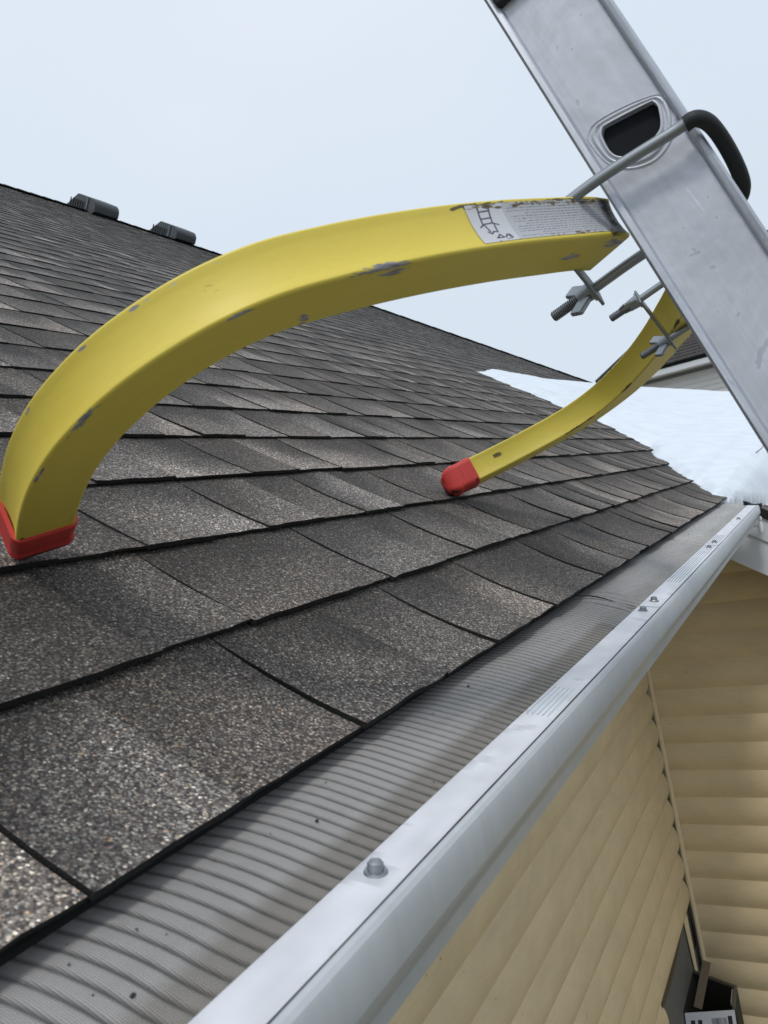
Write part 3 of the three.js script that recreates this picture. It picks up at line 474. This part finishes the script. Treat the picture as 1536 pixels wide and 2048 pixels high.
function sweep(path, side, sec, uLen) { // path of [w,q]; side -1 near, +1 far
  const curve = new THREE.CatmullRomCurve3(path.map(p => V(p[0], p[1], 0)), false, 'centripetal'), n = 90, m = sec.length;
  const per = [0]; for (let i = 1; i <= m; i++) { const a = sec[i - 1], b = sec[i % m]; per.push(per[i - 1] + Math.hypot(a[0] - b[0], a[1] - b[1])); }
  const g = gridGeo(m, n, (u, v) => { const i = Math.round(u * m) % m, c = curve.getPointAt(v), t = curve.getTangentAt(v), nn = [t.y, -t.x]; const p = SO.clone().add(V(side * (c.x + nn[0] * sec[i][0]), 0, 0)).addScaledVector(SB, c.y + nn[1] * sec[i][0]).addScaledVector(SA, sec[i][1] + lift(c.y)); return p; }, (u, v) => [v, per[Math.round(u * m)] / per[m]]);
  if (side < 0) g.index.array.reverse(); g.computeVertexNormals();
  return { g, curve };
}
const armFrame = (curve, side, v, on, oa) => { const c = curve.getPointAt(v), t = curve.getTangentAt(v), nn = [t.y, -t.x]; return SO.clone().add(V(side * (c.x + nn[0] * on), 0, 0)).addScaledVector(SB, c.y + nn[1] * on).addScaledVector(SA, oa + lift(c.y)); };
{
  const nearMarks = [[0.39, 0.008, 0.030, 0.016, 0], [0.375, 0.965, 0.022, 0.018, 0], [0.53, 0.0, 0.012, 0.012, 0], [0.69, 0.002, 0.024, 0.014, 0], [0.785, 0.002, 0.014, 0.009, 0], [0.085, 0.87, 0.016, 0.022, 0], [0.46, 0.79, 0.008, 0.045, 0], [0.02, 0.96, 0.02, 0.04, 0], [0.24, 0.22, 0.04, 0.010, 1], [0.10, 0.22, 0.05, 0.010, 1], [0.75, 0.222, 0.007, 0.008, 0], [0.60, 0.222, 0.008, 0.008, 0], [0.655, 0.222, 0.006, 0.007, 0], [0.03, 0.06, 0.015, 0.06, 1], [0.955, 0.99, 0.006, 0.010, 1]];
  const farMarks = [[0.16, 0.73, 0.02, 0.02, 1], [0.27, 0.0, 0.04, 0.02, 1], [0.34, 0.99, 0.05, 0.015, 1], [0.42, 0.0, 0.03, 0.02, 1], [0.56, 0.5, 0.05, 0.012, 1], [0.72, 0.49, 0.06, 0.01, 1], [0.84, 0.5, 0.03, 0.012, 1], [0.9, 0.6, 0.01, 0.02, 1], [0.5, 0.74, 0.04, 0.012, 1], [0.68, 0.74, 0.05, 0.01, 1], [0.24, 0.05, 0.02, 0.02, 0]];
  const pm = (marks) => new THREE.MeshPhysicalMaterial({ map: paint(marks), roughness: 0.56, clearcoat: 0.12, clearcoatRoughness: 0.35, side: THREE.DoubleSide });
  const matN = pm(nearMarks), matF = pm(farMarks);
  const arms = {};
  for (const side of [-1, 1]) {
    const { g, curve } = sweep(side < 0 ? WQ : [[0.10, -0.064], [0.15, -0.0425], [0.203, -0.021], [0.245, -0.002], [0.30, 0.0235], [0.36, 0.057], [0.414, 0.093], [0.452, 0.125], [0.479, 0.161], [0.493, 0.210], [0.4900, 0.266], [0.4720, 0.318], [0.4480, 0.369], [0.4060, 0.434]], side, side < 0 ? SEC : SEC.map(p => [p[0] * 1.13, p[1] * 1.13])); const arm = obj('arm', g, side < 0 ? matN : matF, stands[side]); arms[side] = curve;
    // red rubber tip: a slightly larger sleeve closed by a domed end
    const end = side < 0 ? WQ[WQ.length - 1] : [0.4060, 0.434], pr = side < 0 ? WQ[WQ.length - 2] : [0.4480, 0.369], d = [end[0] - pr[0], end[1] - pr[1]], L = Math.hypot(...d), t = [d[0] / L, d[1] / L];
    const n = 30, m = SECC.length, pos = (u, v) => { const i = Math.round(u * m) % m; let k, along; if (v < 0.06) { k = 0.96; along = -0.0275; } else if (v < 0.12) { k = 1.12; along = -0.0275; } else if (v < 0.55) { k = 1.13 + 0.02 * Math.sin(v * 9); along = lerp(-0.0265, 0.004, (v - 0.12) / 0.43); } else { const a = (v - 0.55) / 0.45 * Math.PI / 2; k = 1.17 * Math.max(0.001, Math.pow(Math.cos(a), 0.66)); along = 0.004 + 0.025 * Math.sin(a); }
      const nn = [t[1], -t[0]], ks = side < 0 ? 1 : 1.12, s = [SECC[i][0] * ks, SECC[i][1] * ks], c = [end[0] + t[0] * along, end[1] + t[1] * along], lump = 1 + 0.015 * IN.noise(s[0] * 90, s[1] * 90, along * 90 + side);
      return SO.clone().add(V(side * (c[0] + nn[0] * s[0] * k * lump), 0, 0)).addScaledVector(SB, c[1] + nn[1] * s[0] * k * lump).addScaledVector(SA, s[1] * k * lump); };
    const cg = gridGeo(m, n, pos, (u, v) => [u, v]); if (side < 0) cg.index.array.reverse(); cg.computeVertexNormals();
    const rt = pcanvas(256, 256, (x, y) => { const q = tnoise(x, y, 256, 256, 9, 4, side), k = sst(q + (y > 150 ? 0.25 : 0) - (Math.abs(x / 256 - 0.85) > 0.2 ? 0.25 : 0), 0.22, 0.40); return lin3(lerp(0.56, 0.07, k), lerp(0.045, 0.014, k), lerp(0.036, 0.014, k)); });
    obj('rubber_tip', cg, std({ map: rt, roughness: 0.55, side: THREE.DoubleSide }), stands[side]);
  }
  // instruction sticker on the outer face of the near arm
  const cv = document.createElement('canvas'); cv.width = 1024; cv.height = 256; const x = cv.getContext('2d');
  x.fillStyle = '#b3b5ba'; x.fillRect(0, 0, 1024, 256);
  x.fillStyle = '#c6c8cd'; x.fillRect(810, 0, 214, 256);
  for (let l = 0; l < 13; l++) { const y = 14 + l * 18; let px = 60; x.fillStyle = '#6d7079'; while (px < 790) { const w = 6 + rnd() * 26; if (px + w > 790 - (l % 4 === 3 ? 160 : 0) * rnd()) break; x.globalAlpha = 0.55 + 0.4 * rnd(); x.fillRect(px, y, w, 5.5 + rnd() * 2); px += w + 4 + rnd() * 4; } }
  x.globalAlpha = 1; x.strokeStyle = '#4c4f5c'; x.lineWidth = 9; x.lineCap = 'round';
  const ln = (...p) => { x.beginPath(); x.moveTo(p[0], p[1]); for (let i = 2; i < p.length; i += 2) x.lineTo(p[i], p[i + 1]); x.stroke(); };
  ln(955, 18, 965, 128); ln(890, 12, 905, 120); ln(893, 40, 957, 44); ln(898, 84, 961, 88); ln(985, 140, 955, 122, 905, 118, 875, 134); ln(900, 124, 905, 182); ln(958, 126, 945, 176); ln(905, 182, 925, 176, 945, 192, 960, 176); ln(890, 226, 905, 202, 930, 226, 890, 226); ln(850, 232, 862, 206, 880, 226); ln(850, 206, 842, 232);
  x.fillStyle = '#5a4a2c'; for (let i = 0; i < 110; i++) { const e = rnd() < 0.72 ? rnd() * 26 : 236 + rnd() * 20; x.globalAlpha = 0.25 + 0.6 * rnd(); x.beginPath(); x.ellipse(rnd() * 1010, e, 4 + rnd() * 22, 3 + rnd() * 8, 0, 0, 7); x.fill(); }
  x.fillStyle = '#4a463f'; for (let i = 0; i < 26; i++) { x.globalAlpha = 0.2 + 0.4 * rnd(); x.beginPath(); x.ellipse(rnd() * 70, rnd() * 256, 8 + rnd() * 26, 8 + rnd() * 26, 0, 0, 7); x.fill(); }
  const tx = new THREE.CanvasTexture(cv); tx.colorSpace = THREE.SRGBColorSpace; tx.flipY = true;
  const lg = gridGeo(24, 10, (u, v) => armFrame(arms[-1], -1, lerp(0.004, 0.26, u), BW / 2 + 0.0005 - 0.0024 * Math.pow(Math.max(0, 1 - Math.pow(lerp(-0.0148, 0.0148, v) / (BH / 2 - 0.0024), 2)), 0.8), lerp(-0.0148, 0.0148, v)), (u, v) => [u, v]); lg.index.array.reverse(); lg.computeVertexNormals();
  const lab = obj('label', lg, std({ map: tx, roughness: 0.6, side: THREE.DoubleSide }), stands[-1]); lab.userData.label = 'worn silver sticker with a ladder drawing and rows of fine print';

  // U-bolts around the rails, clamp plates and wing nuts
  const uBolt = (xa, aa, xb, ab, stand) => { // leg A at (xa, aa), leg B at (xb, ab)
    const slope = 0.11, leg = (x, a, e) => lad(x, a - slope * Math.max(-0.02, e - 0.02), e), rB = 0.0042, eEnd = -0.086, out = 0.0785;
    const path = [leg(xa, aa, eEnd), leg(xa, aa, -0.05), leg(xa, aa, 0.0), leg(xa, aa, 0.06), leg(xa, aa, out - 0.007), leg(lerp(xa, xb, 0.12), lerp(aa, ab, 0.12), out), leg(lerp(xa, xb, 0.88), lerp(aa, ab, 0.88), out), leg(xb, ab, out - 0.007), leg(xb, ab, 0.06), leg(xb, ab, 0.0), leg(xb, ab, -0.05), leg(xb, ab, eEnd)];
    const cu = new THREE.CatmullRomCurve3(path, false, 'centripetal');
    const ub = obj('u_bolt', new THREE.TubeGeometry(cu, 120, rB, 14), M.zinc, stand);
    const sp = [leg(xa, aa, 0.066), leg(xa, aa, out - 0.006), leg(lerp(xa, xb, 0.12), lerp(aa, ab, 0.12), out + 0.0005), leg(lerp(xa, xb, 0.88), lerp(aa, ab, 0.88), out + 0.0005), leg(xb, ab, out - 0.006), leg(xb, ab, 0.066)];
    obj('rubber_sleeve', new THREE.TubeGeometry(new THREE.CatmullRomCurve3(sp, false, 'centripetal'), 60, 0.0056, 14), M.rubberBlack, ub);
    const d = LE.clone().multiplyScalar(-1).normalize();
    for (const [lx, la] of [[xa, aa], [xb, ab]]) {
      const th = []; for (let e = -0.058; e > eEnd; e -= 0.0017) th.push(new THREE.TorusGeometry(rB, 0.0006, 5, 14).applyQuaternion(new THREE.Quaternion().setFromUnitVectors(V(0, 0, 1), d)).translate(...leg(lx, la, e).toArray()));
      th.push(rod(leg(lx, la, eEnd), leg(lx, la, eEnd - 0.001), rB + 0.0001, rB * 0.8)); obj('thread', th, M.zincDark, ub);
      const nb = []; const c = leg(lx, la, -0.0555), tw = la > 0.02 ? 0.05 : 0.75, side = V(Math.cos(tw), 0, 0).addScaledVector(LA, Math.sin(tw)).normalize();
      nb.push(rod(leg(lx, la, -0.0505), leg(lx, la, -0.062), 0.0078, 0.0066, 18));
      for (const s of [-1, 1]) { const r0 = c.clone().addScaledVector(side, s * 0.006), r1 = c.clone().addScaledVector(side, s * 0.0200).addScaledVector(d, 0.012); nb.push(bar(r0, r1, 0.0046, 0.0125, d, 0.0018)); }
      obj('wing_nut', nb, M.zinc, ub); obj('washer', rod(leg(lx, la, -0.0488), leg(lx, la, -0.0505), 0.0098, 0.0098, 24), M.zinc, ub);
    }
    const a = leg(xa, aa, -0.0475), b = leg(xb, ab, -0.0475), m = b.clone().sub(a).normalize(), pl = bar(a.clone().addScaledVector(m, -0.006), b.clone().addScaledVector(m, 0.011), 0.024, 0.0028, d, 0.0012); obj('clamp_plate', pl, M.zincPlate, ub);
  };
  uBolt(0.588, 0.0362, 0.655, -0.0100, stands[-1]); uBolt(0.975, 0.0405, 1.042, -0.0065, stands[1]);
  settle(stands[-1]); settle(stands[1]);
}

// ------------------------------------------------------------------ dark open box in the siding corner
{
  const b = thing('open_box', 'dark open box with white front and black bars wedged in the broken siding corner', 'box', [3.15, -2.25, -0.43]);
  const y1 = -1.93, dk = std({ color: col(0.020, 0.020, 0.016), roughness: 0.9, side: THREE.DoubleSide }), rim = std({ color: col(0.12, 0.115, 0.08), roughness: 0.7 });
  const A = V(3.018, y1, -0.505), B = V(3.076, y1, -0.332), C = V(3.212, y1, -0.338), D = V(3.280, y1, -0.505), dn = V(0, -0.30, 0), y = V(0, 1, 0);
  const pan = (p, q, n) => obj(n, polySlab([p, q, q.clone().add(dn), p.clone().add(dn)], V(q.z - p.z, 0, p.x - q.x).normalize(), 0.005), dk, b);
  pan(B, C, 'side'); pan(C, D, 'back'); pan(D, A, 'side');
  obj('bottom', polySlab([A, B, C, D].map(p => p.clone().add(dn)), y, 0.005), dk, b);
  obj('rim', bar(D, C, 0.010, 0.010, y), rim, b); obj('rim', bar(C.clone().add(V(0, 0.004, 0)), B.clone().add(V(0, 0.004, 0)), 0.010, 0.010, y), rim, b);
  obj('strap', bar(C.clone().add(V(-0.008, -0.01, -0.012)), V(3.11, y1 - 0.004, -0.345), 0.004, 0.012, y), std({ color: col(0.5, 0.5, 0.47), roughness: 0.8 }), b);
  const cv = document.createElement('canvas'); cv.width = 256; cv.height = 256; const x = cv.getContext('2d'); x.fillStyle = '#c3c3c8'; x.fillRect(0, 0, 256, 256); x.fillStyle = '#16161c'; x.fillRect(26, 34, 22, 150); x.fillRect(62, 34, 22, 150); x.fillStyle = '#8d8d95'; x.fillRect(132, 30, 78, 200); x.fillStyle = '#75757f'; x.fillRect(154, 30, 14, 200); x.fillStyle = '#a4a4ad'; x.fillRect(182, 30, 10, 200); x.fillStyle = '#20202a'; x.fillRect(216, 24, 22, 200);
  const tx = new THREE.CanvasTexture(cv); tx.colorSpace = THREE.SRGBColorSpace;
  const fr = gridGeo(1, 1, (u, v) => A.clone().lerp(B, u).add(V(-0.004 - (1 - v) * 0.05, -0.20 * (1 - v), 0.002)), (u, v) => [u, v]); obj('front_panel', fr, std({ map: tx, roughness: 0.7, side: THREE.DoubleSide }), b);
  const flap = bar(V(3.06, -1.935, -0.462), V(3.19, -1.825, -0.424), 0.006, 0.030, V(0.3, 0.2, 1)); obj('flap', flap, std({ color: col(0.17, 0.13, 0.09), roughness: 0.9 }), b);
  settle(b);
}
{ // splinter sticking out of the siding
  const t = thing('splinter', 'small brown wood splinters at the bottom edge below the tan siding', 'splinter', [2.55, -2.0, -0.48]);
  obj('sliver', bar(V(2.52, -2.03, -0.485), V(2.56, -1.955, -0.475), 0.006, 0.012), std({ color: col(0.16, 0.09, 0.045), roughness: 0.9 }), t); obj('sliver', bar(V(2.62, -2.03, -0.485), V(2.64, -1.985, -0.475), 0.006, 0.010), std({ color: col(0.22, 0.15, 0.09), roughness: 0.9 }), t);
  settle(t);
}

// ------------------------------------------------------------------ neighbour's house beyond the snow
{
  const P0 = V(19.297, 2.513, -2.055), R = V(-0.1375, 0, 0.9905), U = V(0, 1, 0), N = V(-0.9905, 0, -0.1375), at = (r, y, n) => P0.clone().addScaledVector(R, r).addScaledVector(U, y).addScaledVector(N, n);
  const nb = thing('neighbour_house', 'pale grey sided house with dark shingle roof beyond the snowy roof', 'house', at(3, -5.2, -3).toArray());
  const r0 = -2.05, r1 = 9, sl = 0.62;
  const wall = obj('wall', bar(at(r0 + 0.4, -2.7, -3.4), at(r1, -2.7, -3.4), 5.9, 5.2), std({ color: col(0.40, 0.40, 0.40), roughness: 0.8 }), nb);
  const sb = std({ color: col(0.84, 0.82, 0.80), roughness: 0.75 });
  for (let i = 0; i < 16; i++) { const y = -0.28 - i * 0.125; obj('siding_board', polySlab([at(r0 + 0.4, y, -0.42), at(r1, y, -0.42), at(r1, y - 0.122, -0.40), at(r0 + 0.4, y - 0.122, -0.40)], N, 0.03), sb, wall); }
  obj('fascia', bar(at(r0 + 0.55, -0.10, 0), at(r1, -0.10, 0), 0.03, 0.17), std({ color: col(0.66, 0.68, 0.70), roughness: 0.6 }), nb);
  obj('soffit', bar(at(r0 + 0.4, -0.20, -0.2), at(r1, -0.20, -0.2), 0.42, 0.02), std({ color: col(0.38, 0.37, 0.36), roughness: 0.8 }), nb);
  const roofM = std({ map: granMap, color: col(0.62, 0.6, 0.62), roughness: 0.95 });
  const rf = obj('roof', polySlab([at(r0, 0.0, 0.05), at(r1, 0.0, 0.05), at(r1, sl * 6, -6), at(r0 + 3, sl * 6, -6)], U.clone().addScaledVector(N, sl).normalize(), 0.08), M.deck, nb);
  for (let i = 0; i < 26; i++) { const n = 0.07 - i * 0.14, y = 0.012 - (n - 0.07) * sl; const g = []; let r = r0 + 0.5 * (i * 0.14) + (i % 2) * 0.1; while (r < 6) { const w = rr(0.25, 0.5), dy = rr(0, 0.012); g.push(polySlab([at(r, y + 0.03 + dy, n), at(r + w - 0.01, y + 0.03 + dy, n), at(r + w - 0.01, y + 0.12 * sl + 0.035, n - 0.15), at(r, y + 0.12 * sl + 0.035, n - 0.15)], U, 0.03)); r += w; } obj('shingle_course', g, roofM, rf); }
  obj('roof_end', bar(at(r0 - 0.02, 0.02, 0.0), at(r0 + 3, sl * 6 + 0.02, -6), 0.06, 0.16), std({ color: col(0.04, 0.042, 0.047), roughness: 0.7 }), nb);
  obj('eave_end', bar(at(r0 - 0.02, -0.06, 0.05), at(r0 + 0.58, -0.06, 0.05), 0.08, 0.22), std({ color: col(0.04, 0.042, 0.047), roughness: 0.7 }), nb);
  obj('lower_roof', polySlab([at(1.3, -1.45, 0.9), at(5, -1.45, 0.9), at(5, -0.98, -0.4), at(1.3, -0.98, -0.4)], V(0, 1, 0).addScaledVector(N, 0.4).normalize(), 0.08), std({ color: col(0.05, 0.052, 0.057), roughness: 0.9 }), nb);
  settle(nb);
}
{ // bare tree far behind
  const t = thing('bare_tree', 'small bare winter tree showing its top twigs behind the roof end', 'tree', [40.6, -2.95, -8.6]);
  const br = std({ color: col(0.20, 0.19, 0.19), roughness: 1 }), twigs = [], limbs = [];
  limbs.push(rod(V(40.6, -2.95, -8.6), V(40.65, 3.4, -8.5), 0.16, 0.06, 8));
  const grow = (p, d, L, r, k) => { const q = p.clone().addScaledVector(d, L); (k > 1 ? limbs : twigs).push(rod(p, q, r, r * 0.6, 5)); if (k > 0) for (let i = 0; i < 3; i++) grow(p.clone().lerp(q, rr(0.5, 1)), d.clone().add(V(rr(-0.6, 0.6), rr(-0.1, 0.5), rr(-0.6, 0.6))).normalize(), L * rr(0.55, 0.8), r * 0.6, k - 1); };
  for (let i = 0; i < 5; i++) grow(V(40.62, 1.2 + i * 0.45, -8.55), V(rr(-0.7, 0.7), 0.9, rr(-0.7, 0.7)).normalize(), 1.3, 0.05, 3);
  obj('trunk', limbs, br, t); const c = obj('crown', twigs, br, t); settle(t);
}
renderer.render(scene, camera);
